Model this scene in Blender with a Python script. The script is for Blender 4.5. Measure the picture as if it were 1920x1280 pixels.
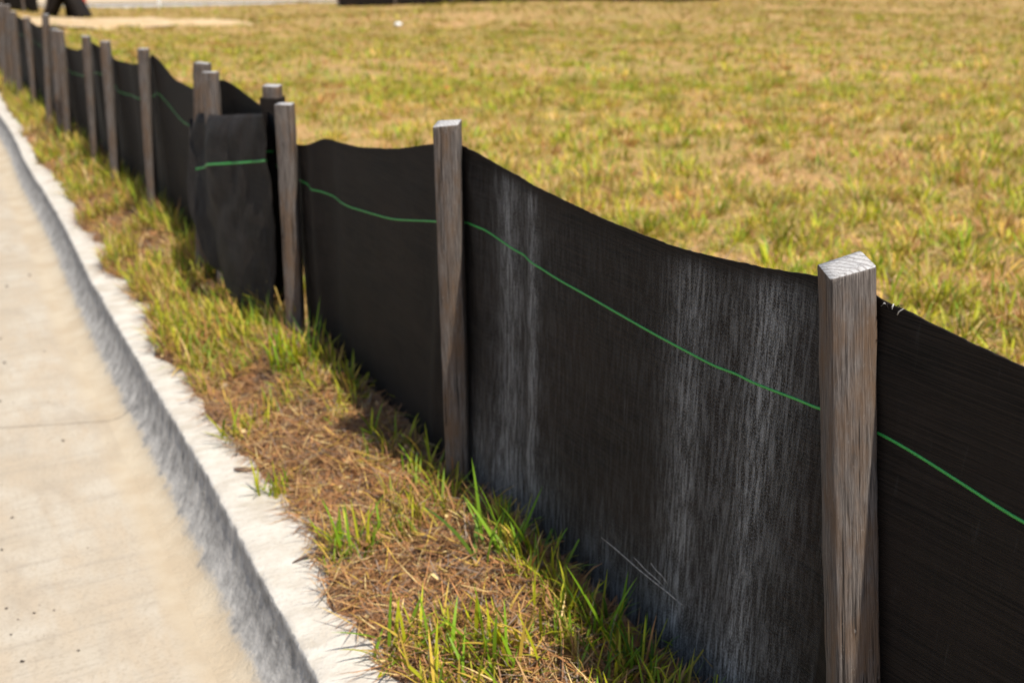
import bpy, math, random
import numpy as np
from mathutils import Vector, Matrix, Euler
rng = np.random.default_rng(7); random.seed(7)
for o in list(bpy.data.objects): bpy.data.objects.remove(o)
scene = bpy.context.scene
COL = scene.collection

# ------------------------------------------------------------------ camera, sky, sun, exposure
Z0 = 0.87                                   # eye height above the soil at the fence (crouching photographer)
cam_d = bpy.data.cameras.new('camera'); cam = bpy.data.objects.new('camera', cam_d); COL.objects.link(cam)
cam.location = (0, 0, Z0); cam.rotation_euler = (math.radians(90) - math.atan(740/1900), 0, 0)
cam_d.sensor_width = 36; cam_d.lens = 1900/1920*36; cam_d.clip_start = .02; cam_d.clip_end = 2000
cam_d.dof.use_dof = True; cam_d.dof.focus_distance = .97; cam_d.dof.aperture_fstop = 5.9; cam_d.dof.aperture_blades = 7
scene.camera = cam
SUN = Vector((.318, -.348, .879)).normalized()
el = math.asin(SUN.z); az = math.atan2(SUN.x, SUN.y)
world = bpy.data.worlds.new('World'); scene.world = world; world.use_nodes = True
wn = world.node_tree; bg = wn.nodes['Background']
sky = wn.nodes.new('ShaderNodeTexSky'); sky.sky_type = 'NISHITA'; sky.sun_disc = False
sky.sun_elevation = el; sky.sun_rotation = az
wn.links.new(sky.outputs[0], bg.inputs[0]); bg.inputs[1].default_value = .10
sd = bpy.data.lights.new('sun', 'SUN'); sd.energy = 4.6; sd.angle = math.radians(.53); sd.color = (1, .95, .86)
so = bpy.data.objects.new('sun', sd); COL.objects.link(so); so.location = (3, -2, 8)
so.rotation_euler = SUN.to_track_quat('Z', 'Y').to_euler()
scene.view_settings.view_transform = 'Standard'; scene.view_settings.look = 'None'
scene.view_settings.gamma = 1; scene.view_settings.exposure = .55
scene.render.engine = 'CYCLES'

# ------------------------------------------------------------------ place frame: s along the fence, p across it (field +, road -)
A = math.radians(29.5)
S = np.array([-math.sin(A), math.cos(A)]); N = np.array([math.cos(A), math.sin(A)]); P0 = np.array([-.0966, 1.545])
def W(s, p, z):
    s = np.asarray(s, float); p = np.asarray(p, float)
    xy = P0 + s[..., None]*S + p[..., None]*N
    return np.concatenate([xy, np.broadcast_to(np.asarray(z, float), s.shape)[..., None]], -1)
def W1(s, p, z): return Vector(W(np.array(s), np.array(p), z).tolist())
def zf(s):
    s = np.asarray(s, float)
    return -.865 + Z0 - .03*(np.minimum(s, 15) + .4*np.maximum(s-15, 0))
def h2(i, j, k): 
    n = (i*374761393 + j*668265263 + k*982451653) & 0xffffffff
    n = ((n ^ (n >> 13))*1274126177) & 0xffffffff
    return ((n ^ (n >> 16)) & 0xffff)/65535.
def vn(x, y, k=0):                           # value noise -1..1
    x = np.asarray(x, float); y = np.asarray(y, float)
    i = np.floor(x).astype(np.int64); j = np.floor(y).astype(np.int64); a = x-i; b = y-j
    a = a*a*(3-2*a); b = b*b*(3-2*b)
    v = (h2(i,j,k)*(1-a)+h2(i+1,j,k)*a)*(1-b) + (h2(i,j+1,k)*(1-a)+h2(i+1,j+1,k)*a)*b
    return v*2-1
def sm(a, b, x):
    t = np.clip((x-a)/(b-a), 0, 1); return t*t*(3-2*t)
def curb_front(s): return -.352 + .0165*np.minimum(s, 9) + .006*np.sin(np.asarray(s)*2.3+.5)
def curb_back(s): return curb_front(s) + .094 + .022*sm(.9, -.1, np.asarray(s, float))
def zc(s): return zf(s) - .075
def G(s, p):
    s = np.asarray(s, float); p = np.asarray(p, float)
    b = zf(s); cb = curb_back(s)
    t = sm(cb, -.02, p)
    verge = (zc(s)+.006)*(1-t) + b*t
    verge = verge + .012*vn(s*7, p*7, 1)*sm(cb-.02, cb+.08, p) + .005*vn(s*22, p*22, 2)
    verge = verge + .035*np.exp(-((s-.72)/.22)**2 - ((p+.03)/.10)**2)
    over = np.clip(cb-p, 0, None)
    verge = verge - over*.55 - .010*sm(-.12, -.30, s)*sm(.05, 0, p-cb) + (.019*vn(s*4.3, p*3, 3) + .011*vn(s*15, p*9, 7))*sm(.06, -.02, p-cb)
    far = sm(1, 14, np.hypot(s, p))
    field = b + .02*vn(s*1.3, p*1.3, 4)*sm(0, .6, p) + .10*vn(s*.22, p*.22, 5)*far*sm(0, 3, p) + .010*vn(s*5, p*5, 6)
    return np.where(p < 0, verge, field*sm(0, .15, p) + verge*(1-sm(0, .15, p)))

# ------------------------------------------------------------------ mesh helpers
def mesh_np(name, V, quads=None, tris=None, mats=(), smooth=False, col=None, uv=None, attr=None, midx=None):
    me = bpy.data.meshes.new(name)
    V = np.asarray(V, np.float32); me.vertices.add(len(V)); me.vertices.foreach_set('co', V.ravel())
    ls = []; tot = []
    if quads is not None and len(quads): q = np.asarray(quads, np.int32); ls.append(q.ravel()); tot.append(np.full(len(q), 4, np.int32))
    if tris is not None and len(tris): t = np.asarray(tris, np.int32); ls.append(t.ravel()); tot.append(np.full(len(t), 3, np.int32))
    L = np.concatenate(ls); T = np.concatenate(tot)
    me.loops.add(len(L)); me.loops.foreach_set('vertex_index', L)
    me.polygons.add(len(T)); me.polygons.foreach_set('loop_start', np.concatenate([[0], np.cumsum(T)[:-1]]).astype(np.int32))
    me.polygons.foreach_set('loop_total', T)
    if smooth: me.polygons.foreach_set('use_smooth', np.ones(len(T), bool))
    for m in mats: me.materials.append(m)
    if midx is not None: me.polygons.foreach_set('material_index', np.asarray(midx, np.int32))
    me.update(calc_edges=True)
    if col is not None:
        a = me.color_attributes.new('Col', 'FLOAT_COLOR', 'POINT')
        c4 = np.ones((len(V), 4), np.float32); c4[:, :3] = col; a.data.foreach_set('color', c4.ravel())
    if attr is not None:
        for k, v in attr.items():
            a = me.attributes.new(k, 'FLOAT', 'POINT'); a.data.foreach_set('value', np.asarray(v, np.float32))
    if uv is not None:
        l = me.uv_layers.new(name='UVMap'); l.data.foreach_set('uv', np.asarray(uv, np.float32)[L].ravel())
    me.validate()
    return me
def link(name, me, parent=None, loc=None):
    o = bpy.data.objects.new(name, me); COL.objects.link(o)
    if parent: o.parent = parent
    if loc is not None: o.location = loc
    return o
def tag(o, label=None, cat=None, group=None, kind=None):
    if label: o['label'] = label
    if cat: o['category'] = cat
    if group: o['group'] = group
    if kind: o['kind'] = kind
    return o
def grid_quads(nu, nv):
    i = np.arange(nu-1)[:, None]*nv + np.arange(nv-1)[None]
    return np.stack([i, i+nv, i+nv+1, i+1], -1).reshape(-1, 4)

# ------------------------------------------------------------------ materials
def mat(name):
    m = bpy.data.materials.new(name); m.use_nodes = True; nt = m.node_tree
    return m, nt, nt.nodes['Principled BSDF']
def nd(nt, t, **k):
    n = nt.nodes.new(t)
    for a, v in k.items(): setattr(n, a, v)
    return n
def noise(nt, vec, scale, detail=4, rough=.55, dist=0):
    n = nd(nt, 'ShaderNodeTexNoise'); n.inputs['Scale'].default_value = scale; n.inputs['Detail'].default_value = detail
    n.inputs['Roughness'].default_value = rough; n.inputs['Distortion'].default_value = dist
    if vec is not None: nt.links.new(vec, n.inputs['Vector'])
    return n.outputs['Fac']
def mapping(nt, vec, sc=(1,1,1), loc=(0,0,0), rot=(0,0,0)):
    n = nd(nt, 'ShaderNodeMapping'); n.inputs['Scale'].default_value = sc; n.inputs['Location'].default_value = loc; n.inputs['Rotation'].default_value = rot
    nt.links.new(vec, n.inputs['Vector']); return n.outputs[0]
def ramp(nt, fac, stops):
    n = nd(nt, 'ShaderNodeValToRGB'); e = n.color_ramp.elements
    while len(e) < len(stops): e.new(.5)
    for x, (p, c) in zip(e, stops): x.position = p; x.color = (c if len(c) == 4 else (*c, 1)) if hasattr(c, '__len__') else (c, c, c, 1)
    nt.links.new(fac, n.inputs[0]); return n.outputs[0]
def mix(nt, fac, a, b, mode='MIX'):
    n = nd(nt, 'ShaderNodeMix', data_type='RGBA', blend_type=mode)
    for s, v in ((n.inputs['Factor'], fac), (n.inputs['A'], a), (n.inputs['B'], b)):
        if isinstance(v, (int, float)): s.default_value = v
        elif isinstance(v, tuple): s.default_value = (*v, 1)
        else: nt.links.new(v, s)
    return n.outputs['Result']
def math_(nt, op, a, b=None):
    n = nd(nt, 'ShaderNodeMath', operation=op)
    for s, v in zip(n.inputs, (a, b)):
        if v is None: continue
        if isinstance(v, (int, float)): s.default_value = v
        else: nt.links.new(v, s)
    return n.outputs[0]
def bump(nt, bs, h, strength, dist):
    n = nd(nt, 'ShaderNodeBump'); n.inputs['Strength'].default_value = strength; n.inputs['Distance'].default_value = dist
    nt.links.new(h, n.inputs['Height']); nt.links.new(n.outputs[0], bs.inputs['Normal'])
def objco(nt): return nd(nt, 'ShaderNodeTexCoord').outputs['Object']

def m_concrete(name, tan, light, streak):
    m, nt, b = mat(name); v = objco(nt)
    # turn object space into the fence frame so that streaks run along the street
    vr = mapping(nt, v, rot=(0, 0, -A))
    n1 = noise(nt, vr, 5, 6, .6); n2 = noise(nt, mapping(nt, vr, (9, 2.2, 4)), 2.2, 5, .65); n3 = noise(nt, vr, 160, 3, .6)
    c = mix(nt, ramp(nt, n1, [(.36, 0), (.64, 1)]), tan, light)
    c = mix(nt, ramp(nt, n2, [(.44, 0), (.62, .8)]), c, streak)
    c = mix(nt, ramp(nt, noise(nt, mapping(nt, vr, (1.5, 16, 1), loc=(1, 5, 0)), 3.0, 5, .7), [(.52, 0), (.68, .5)]), c, (tan[0]*.78, tan[1]*.80, tan[2]*.84))
    c = mix(nt, ramp(nt, n3, [(.32, .30), (.5, 0)]), c, (tan[0]*.55, tan[1]*.53, tan[2]*.5))
    du = nd(nt, 'ShaderNodeAttribute', attribute_name='pan').outputs['Fac']
    de = ramp(nt, math_(nt, 'ADD', du, math_(nt, 'MULTIPLY', math_(nt, 'SUBTRACT', n2, .5), .8)), [(.15, 0), (.85, 1)])
    c = mix(nt, de, c, mix(nt, ramp(nt, noise(nt, vr, 9, 4), [(.4, 0), (.6, 1)]), (.378, .303, .213), (.425, .355, .262)))
    c = mix(nt, ramp(nt, noise(nt, mapping(nt, vr, (2.6, 1, 1), loc=(4, 2, 0)), 3.0, 6, .7), [(.54, 0), (.70, .45)]), c, (tan[0]*.72, tan[1]*.72, tan[2]*.74))
    nt.links.new(c, b.inputs['Base Color']); b.inputs['Roughness'].default_value = .9; b.inputs['Specular IOR Level'].default_value = .25
    bump(nt, b, math_(nt, 'ADD', n3, noise(nt, vr, 40, 4)), .35, .0025)
    return m
M_gutter = m_concrete('gutter_concrete', (.375, .312, .235), (.435, .382, .308), (.40, .325, .238))
M_far_road = m_concrete('road_concrete', (.43, .33, .22), (.47, .38, .265), (.40, .31, .21))
# kerb: pale float-finished top, grey water-stained face (attribute face = 1 on the street face)
M_curb, nt, b = mat('curb_concrete'); v = objco(nt)
vr = mapping(nt, v, rot=(0, 0, -A))
n1 = noise(nt, mapping(nt, vr, (1, 2.5, 1)), 14, 6, .65); n2 = noise(nt, vr, 130, 3)
top = mix(nt, ramp(nt, n1, [(.36, 0), (.60, 1)]), (.45, .405, .345), (.545, .505, .445))
top = mix(nt, ramp(nt, n2, [(.30, .4), (.42, 0)]), top, (.36, .31, .25))
top = mix(nt, ramp(nt, noise(nt, mapping(nt, vr, loc=(7, 3, 0)), 7, 6, .7), [(.50, 0), (.66, .65)]), top, (.37, .315, .245))
fa = nd(nt, 'ShaderNodeAttribute', attribute_name='face').outputs['Fac']
fs = noise(nt, mapping(nt, vr, (1, 1, .45)), 62, 6, .75)
fb = noise(nt, vr, 24, 6, .7)
fq = math_(nt, 'ADD', math_(nt, 'MULTIPLY', fs, .22), math_(nt, 'MULTIPLY', fb, .78))
facec = ramp(nt, fq, [(.34, (.15, .142, .132)), (.46, (.29, .272, .25)), (.56, (.40, .375, .345)), (.68, (.54, .505, .46))])
fmask = math_(nt, 'MULTIPLY', fa, 1.0)
edge = ramp(nt, math_(nt, 'ADD', fmask, math_(nt, 'MULTIPLY', math_(nt, 'SUBTRACT', fs, .5), 1.5)), [(.40, 0), (.56, 1)])
c = mix(nt, edge, top, facec)
pan = nd(nt, 'ShaderNodeAttribute', attribute_name='pan').outputs['Fac']
pc = mix(nt, ramp(nt, noise(nt, vr, 9, 4), [(.4, 0), (.6, 1)]), (.378, .303, .213), (.425, .355, .262))
pe = ramp(nt, math_(nt, 'ADD', pan, math_(nt, 'MULTIPLY', math_(nt, 'SUBTRACT', fq, .5), 1.5)), [(.34, 0), (.64, 1)])
c = mix(nt, pe, c, pc)
nt.links.new(c, b.inputs['Base Color']); b.inputs['Roughness'].default_value = .9; b.inputs['Specular IOR Level'].default_value = .25
bump(nt, b, math_(nt, 'ADD', n2, math_(nt, 'ADD', n1, fb)), .6, .004)

# bare soil and thatch under the grass; attribute field: 0 verge .. 1 field
M_soil, nt, b = mat('soil_and_thatch'); v = objco(nt)
n1 = noise(nt, v, 34, 6, .7); n2 = noise(nt, v, 3.2, 4, .6); n3 = noise(nt, v, .55, 4, .6)
ver = ramp(nt, n1, [(.30, (.07, .038, .02)), (.46, (.20, .105, .055)), (.60, (.34, .20, .11)), (.75, (.48, .33, .20))])
fld = ramp(nt, n1, [(.30, (.15, .08, .03)), (.48, (.37, .215, .09)), (.62, (.53, .335, .15)), (.78, (.66, .46, .23))])
fld = mix(nt, ramp(nt, n2, [(.45, 0), (.62, .6)]), fld, (.20, .19, .045))
fld = mix(nt, ramp(nt, n3, [(.48, 0), (.66, .5)]), fld, (.25, .20, .06))
fa = nd(nt, 'ShaderNodeAttribute', attribute_name='field').outputs['Fac']
nt.links.new(mix(nt, fa, ver, fld), b.inputs['Base Color']); b.inputs['Roughness'].default_value = .95; b.inputs['Specular IOR Level'].default_value = .1
bump(nt, b, n1, .8, .01)

M_sand, nt, b = mat('pale_sand'); v = objco(nt)
n1 = noise(nt, v, 3, 5, .65)
nt.links.new(ramp(nt, n1, [(.35, (.40, .27, .13)), (.6, (.52, .37, .21))]), b.inputs['Base Color']); b.inputs['Roughness'].default_value = .95
bump(nt, b, n1, .6, .05)

def m_grass(name, transl):
    m, nt, b = mat(name); c = nd(nt, 'ShaderNodeAttribute', attribute_name='Col').outputs['Color']
    nt.links.new(c, b.inputs['Base Color']); b.inputs['Roughness'].default_value = .55; b.inputs['Specular IOR Level'].default_value = .3
    tr = nd(nt, 'ShaderNodeBsdfTranslucent'); nt.links.new(c, tr.inputs[0])
    mx = nd(nt, 'ShaderNodeMixShader'); mx.inputs[0].default_value = transl
    nt.links.new(b.outputs[0], mx.inputs[1]); nt.links.new(tr.outputs[0], mx.inputs[2])
    nt.links.new(mx.outputs[0], nt.nodes['Material Output'].inputs[0]); return m
M_grass = m_grass('grass_blades', .35); M_straw = m_grass('dead_straw', .12)

def m_wood(name, dark, lightc, warm):
    m, nt, b = mat(name); v = objco(nt)
    oi = nd(nt, 'ShaderNodeObjectInfo'); off = nd(nt, 'ShaderNodeVectorMath', operation='ADD')
    cb = nd(nt, 'ShaderNodeCombineXYZ'); nt.links.new(math_(nt, 'MULTIPLY', oi.outputs['Random'], 9.), cb.inputs[2])
    nt.links.new(v, off.inputs[0]); nt.links.new(cb.outputs[0], off.inputs[1]); v = off.outputs[0]
    g = noise(nt, mapping(nt, v, (1, 1, .030)), 620, 6, .7)
    g2 = noise(nt, mapping(nt, v, (1, 1, .022)), 230, 4, .6)
    p_ = noise(nt, mapping(nt, v, (1, 1, .35)), 30, 5, .65)
    c = mix(nt, ramp(nt, g, [(.38, 0), (.60, 1)]), dark, lightc)
    c = mix(nt, ramp(nt, p_, [(.44, 0), (.62, .8)]), c, warm)
    c = mix(nt, ramp(nt, g2, [(.34, .9), (.41, 0)]), c, (dark[0]*.35, dark[1]*.32, dark[2]*.3))
    c = mix(nt, ramp(nt, noise(nt, mapping(nt, v, (1, 1, .5), loc=(2, 1, 0)), 240, 4, .7), [(.62, 0), (.72, .4)]), c, (.30, .27, .245))
    nt.links.new(c, b.inputs['Base Color']); b.inputs['Roughness'].default_value = .85; b.inputs['Specular IOR Level'].default_value = .2
    bump(nt, b, math_(nt, 'ADD', g, math_(nt, 'MULTIPLY', g2, 1.6)), 1.0, .0022)
    return m
M_wood = m_wood('weathered_wood', (.056, .045, .039), (.180, .152, .134), (.135, .083, .050))
M_end, nt, b = mat('wood_end_grain'); v = objco(nt)
wv = nd(nt, 'ShaderNodeTexWave', wave_type='RINGS', rings_direction='Z'); wv.inputs['Scale'].default_value = 55; wv.inputs['Distortion'].default_value = 2.5; wv.inputs['Detail'].default_value = 3
nt.links.new(mapping(nt, v, loc=(.03, .022, 0)), wv.inputs['Vector'])
n1 = noise(nt, v, 500, 3)
c = mix(nt, ramp(nt, wv.outputs['Fac'], [(.02, .8), (.3, 0)]), (.42, .405, .39), (.17, .15, .14))
c = mix(nt, ramp(nt, n1, [(.35, .6), (.5, 0)]), c, (.25, .22, .2))
vo = nd(nt, 'ShaderNodeTexVoronoi', feature='DISTANCE_TO_EDGE'); vo.inputs['Scale'].default_value = 120; nt.links.new(v, vo.inputs['Vector'])
c = mix(nt, ramp(nt, vo.outputs['Distance'], [(.015, .45), (.04, 0)]), c, (.10, .09, .08))
nt.links.new(c, b.inputs['Base Color']); b.inputs['Roughness'].default_value = .9

# woven black polypropylene; attribute dust: dried mud washed down in streaks
M_fab, nt, b = mat('woven_black_fabric'); uv = nd(nt, 'ShaderNodeTexCoord').outputs['UV']
du = nd(nt, 'ShaderNodeAttribute', attribute_name='dust').outputs['Fac']
st1 = noise(nt, mapping(nt, uv, (1, .09, 1)), 190, 6, .75); st2 = noise(nt, mapping(nt, uv, (1, .6, 1)), 700, 3, .8)
sp = noise(nt, mapping(nt, uv, (1, .10, 1)), 70, 4, .6)
rib = noise(nt, mapping(nt, uv, (.02, 1, 1)), 420, 3, .7)
weave = nd(nt, 'ShaderNodeTexWave', wave_type='BANDS', bands_direction='Y'); weave.inputs['Scale'].default_value = 130; weave.inputs['Distortion'].default_value = .4
nt.links.new(uv, weave.inputs['Vector'])
base = ramp(nt, rib, [(.40, (.0046, .0038, .0033)), (.60, (.0205, .0152, .0120))])
base = mix(nt, ramp(nt, noise(nt, mapping(nt, uv, (1, 2, 1)), 5, 3), [(.42, 0), (.65, .6)]), base, (.021, .0145, .0110))
mk = math_(nt, 'MULTIPLY', du, math_(nt, 'ADD', math_(nt, 'MULTIPLY', ramp(nt, st1, [(.45, 0), (.62, 1)]), .6), math_(nt, 'MULTIPLY', ramp(nt, st2, [(.48, 0), (.64, 1)]), .6)))
c = mix(nt, mk, base, (.40, .40, .40))
fl = ramp(nt, noise(nt, mapping(nt, uv, (1, .075, 1), loc=(3.3, 1.7, 0)), 150, 3, .5), [(.66, 0), (.72, .7)])
c = mix(nt, math_(nt, 'MULTIPLY', fl, math_(nt, 'ADD', .12, math_(nt, 'MULTIPLY', du, 2.0))), c, (.11, .11, .108))
nt.links.new(c, b.inputs['Base Color']); b.inputs['Roughness'].default_value = .7; b.inputs['Specular IOR Level'].default_value = .14
bump(nt, b, math_(nt, 'ADD', weave.outputs['Fac'], math_(nt, 'MULTIPLY', rib, 2.0)), .5, .0010)
tr = nd(nt, 'ShaderNodeBsdfTranslucent'); tr.inputs[0].default_value = (.085, .055, .038, 1)
mx = nd(nt, 'ShaderNodeMixShader'); mx.inputs[0].default_value = .10
nt.links.new(b.outputs[0], mx.inputs[1]); nt.links.new(tr.outputs[0], mx.inputs[2]); nt.links.new(mx.outputs[0], nt.nodes['Material Output'].inputs[0])

def plain(name, c, r=.7, var=.25, sc=30):
    m, nt, b = mat(name); n = noise(nt, objco(nt), sc, 4)
    nt.links.new(mix(nt, ramp(nt, n, [(.35, 0), (.65, 1)]), tuple(x*(1-var) for x in c), tuple(min(1, x*(1+var)) for x in c)), b.inputs['Base Color'])
    b.inputs['Roughness'].default_value = r; return m
M_green = plain('green_thread', (.035, .30, .055), .5, .3, 900)
M_thread = plain('loose_thread', (.45, .43, .40), .7)
M_bark = plain('brown_twig', (.12, .075, .05), .9, .4, 120)
M_stone = plain('pale_limestone', (.62, .52, .40), .9, .25, 90)
M_crumb = plain('dark_dirt', (.035, .027, .02), .95)
M_white = plain('white_plastic', (.8, .8, .78), .5, .1); M_red = plain('red_paint', (.62, .06, .03), .5, .15); M_orange = plain('orange_petal', (.75, .16, .03), .6, .15)

# ------------------------------------------------------------------ ground
def axis(fine, lo, hi, step0, growth):
    a = [0.]
    st = step0
    while a[-1] < hi: a.append(a[-1]+st); st = step0 if a[-1] < fine else st*growth
    bneg = [0.]; st = step0
    while bneg[-1] > lo: bneg.append(bneg[-1]-st); st = step0 if bneg[-1] > -fine else st*growth
    return np.array(sorted(set(bneg[1:]+a)))
sa = axis(2.2, -12, 700, .014, 1.05)
pa = np.concatenate([np.arange(-.325, .06, .0085), .06 + (np.geomspace(.02, 600, 150)-.02)])
SS, PP = np.meshgrid(sa, pa, indexing='ij')
PC = PP + (np.where(PP < 0, 1, 0)*(curb_front(SS)+.352)*np.clip(-PP/.3, 0, 1))
V = W(SS, PC, G(SS, PC)).reshape(-1, 3)
V[:, 2] -= 0
me = mesh_np('ground', V, grid_quads(len(sa), len(pa)), mats=[M_soil], smooth=True, attr={'field': sm(-.02, .2, PP).ravel()})
tag(link('ground', me), kind='structure')
far = W(np.array([[-12., -12.], [700., 700.]]), np.array([[-600., -9.], [-600., -9.]]), 0)
far[..., 2] = np.array([[zf(-12), zf(-12)], [zf(700), zf(700)]]) - .12
rows = np.array([-12., -3, 0, 8, 15, 60, 700]); cols = np.array([-600., -60, -9.])
RS, RP = np.meshgrid(rows, cols, indexing='ij')
me = mesh_np('roadside_ground', W(RS, RP, zf(RS)-.06).reshape(-1, 3), grid_quads(len(rows), len(cols)), mats=[M_soil], attr={'field': np.ones(RS.size)})
tag(link('roadside_ground', me), kind='structure')

# ------------------------------------------------------------------ kerb and gutter, poured in bays with joints
joints = [-8.5, -5.3, -2.1, 1.1, 4.3, 7.5, 10.7, 13.9, 17.1, 20.3, 23.4]
curb = bpy.data.objects.new('curb', None); COL.objects.link(curb); tag(curb, kind='structure')
gut = bpy.data.objects.new('gutter', None); COL.objects.link(gut); tag(gut, kind='structure')
# profile: offset across from the top arris, height from the top, face mask, pan mask
PR = [(.17, -.20, 0, 0), (.17, -.004, 0, 0), (.166, 0, 0, 0), (.10, 0, 0, 0), (.05, 0, 0, 0), (.012, 0, .0, 0), (.004, -.0015, .2, 0), (.0005, -.005, .8, 0), (-.0005, -.014, 1, 0),
      (-.002, -.030, 1, 0), (-.005, -.046, 1, 0), (-.010, -.062, 1, 0), (-.016, -.078, 1, .0), (-.023, -.092, 1, .08), (-.031, -.104, 1, .22), (-.040, -.114, 1, .42), (-.050, -.122, 1, .62), (-.062, -.128, 1, .85), (-.077, -.1318, 1, 1), (-.095, -.133, 1, 1)]
PRa = np.array(PR)
for a, b_ in zip(joints[:-1], joints[1:]):
    a2, b2 = a+.0014, b_-.0014
    n = int((b2-a2)/(.005 if a < 3 and b_ > -1 else .03))
    u = np.linspace(a2, b2, n)
    U, K = np.meshgrid(u, np.arange(len(PR)), indexing='ij')
    q = PRa[K, 0]; dz = PRa[K, 1]; f = PRa[K, 2]
    r = (vn(U*130, dz*120, 11)*.6 + vn(U*38, dz*40, 12)*.8)*.0013*np.where((f > .5), 1, 0)*(1-PRa[K, 3]*.6)
    arr = vn(U*70, 0*U, 13)*.0012 + vn(U*5, 0*U, 14)*.0020
    q2 = q - r + arr*((K > 5) & (K < 13)); dz2 = dz + vn(U*28, q*30, 15)*.0016*(f < .3)*(K > 1)
    V = W(U, curb_front(U)+q2, zc(U)+dz2).reshape(-1, 3)
    ends = []
    me = mesh_np('curb_segment', V, grid_quads(n, len(PR)), mats=[M_curb], smooth=True, attr={'face': f.ravel(), 'pan': PRa[K, 3].ravel()})
    link('curb_segment', me, curb)
    pa2 = np.concatenate([[-.080, -.0945], np.linspace(-.12, -.9, 24), np.linspace(-1.2, -9.2, 12)])
    n = max(12, int((b2-a2)/.05)); u = np.linspace(a2, b2, n)
    U, Q = np.meshgrid(u, pa2, indexing='ij')
    U = U + .37*np.clip(-Q-.0955, 0, 1.2)
    zz = zc(U)-.133 + (-Q-.0955)*.018 + .0015*vn(U*5, Q*9, 16)*sm(.0, .1, -Q-.1) - .0003*sm(-.11, -.09, Q)
    me = mesh_np('gutter_slab', W(U, curb_front(U)+Q, zz).reshape(-1, 3), grid_quads(n, len(pa2)), mats=[M_gutter], smooth=True, attr={'pan': (sm(-.155, -.10, Q)).ravel()})
    link('gutter_slab', me, gut)
# dark bed under the joints
U, Q = np.meshgrid(np.array([-8.5, 0, 8, 15, 23.4]), np.array([.15, .03, .025, -.0955, -9.2]), indexing='ij')
zz = zc(U) + np.array([-.03, -.03, -.147, -.147, -.133+.018*9.1-.014])[None]
link('joint_bed', mesh_np('joint_bed', W(U, curb_front(U)+Q, zz).reshape(-1, 3), grid_quads(5, 5), mats=[plain('joint_dirt', (.20, .15, .10), .95)]), gut)

# ------------------------------------------------------------------ blades
def blades(base, azi, length, lean, curl, width, cb, ct, seg=3, twist=.5):
    n = len(base); ts = {3: [0, .38, .74, 1], 2: [0, .55, 1], 1: [0, 1], 5: [0, .2, .4, .6, .8, 1]}[seg]
    ws = {3: [.8, 1, .7], 2: [.9, .8], 1: [1], 5: [.8, 1, 1, .8, .55]}[seg]
    tw = azi + math.pi/2 + rng.normal(0, twist, n)
    wv = np.stack([np.cos(tw), np.sin(tw), np.zeros(n)], -1)
    pos = base.copy(); rows = []; cols = []
    for i, t in enumerate(ts):
        if i:
            dt = t-ts[i-1]; til = lean + curl*(t+ts[i-1])/2
            pos = pos + (length*dt)[:, None]*np.stack([np.sin(til)*np.cos(azi), np.sin(til)*np.sin(azi), np.cos(til)], -1)
        c = cb*(1-t)+ct*t
        if i < len(ts)-1:
            rows += [pos - wv*(width*ws[i]/2)[:, None], pos + wv*(width*ws[i]/2)[:, None]]; cols += [c, c]
        else: rows.append(pos); cols.append(c)
    k = len(rows); V = np.stack(rows, 1).reshape(-1, 3); C = np.stack(cols, 1).reshape(-1, 3)
    o = (np.arange(n)*k)[:, None]
    Q = [o + np.array([[2*i, 2*i+1, 2*i+3, 2*i+2]]) for i in range(len(ts)-2)]
    T = o + np.array([[k-3, k-2, k-1]])
    return V, (np.concatenate(Q) if Q else np.zeros((0, 4), int)), T, C
class Acc:
    def __init__(s): s.v=[]; s.q=[]; s.t=[]; s.c=[]; s.n=0
    def add(s, r):
        V, Q, T, C = r; s.v.append(V); s.q.append(Q+s.n); s.t.append(T+s.n); s.c.append(C); s.n += len(V)
    def mesh(s, name, m, origin=None):
        V = np.concatenate(s.v)
        if origin is not None: V = V - np.asarray(origin)
        return mesh_np(name, V, np.concatenate(s.q), np.concatenate(s.t), mats=[m], col=np.concatenate(s.c))
PAL = {'green': (.175, .325, .014), 'lime': (.42, .43, .015), 'dgreen': (.060, .150, .018), 'straw': (.64, .425, .080), 'pale': (.72, .53, .23), 'brown': (.31, .155, .07), 'rust': (.46, .215, .08), 'tan': (.51, .305, .125), 'olive': (.30, .25, .025), 'grey': (.27, .205, .155)}
def bare(s, p): return (vn(s*1.9, p*1.9, 27)*.6 + vn(s*5.5, p*5.5, 28)*.45) < -.62
def pick(n, weights):
    ks = list(weights); w = np.array([weights[k] for k in ks], float); w /= w.sum()
    c = np.array([PAL[k] for k in ks])[rng.choice(len(ks), n, p=w)]
    return c*rng.uniform(.75, 1.25, (n, 1))

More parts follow.
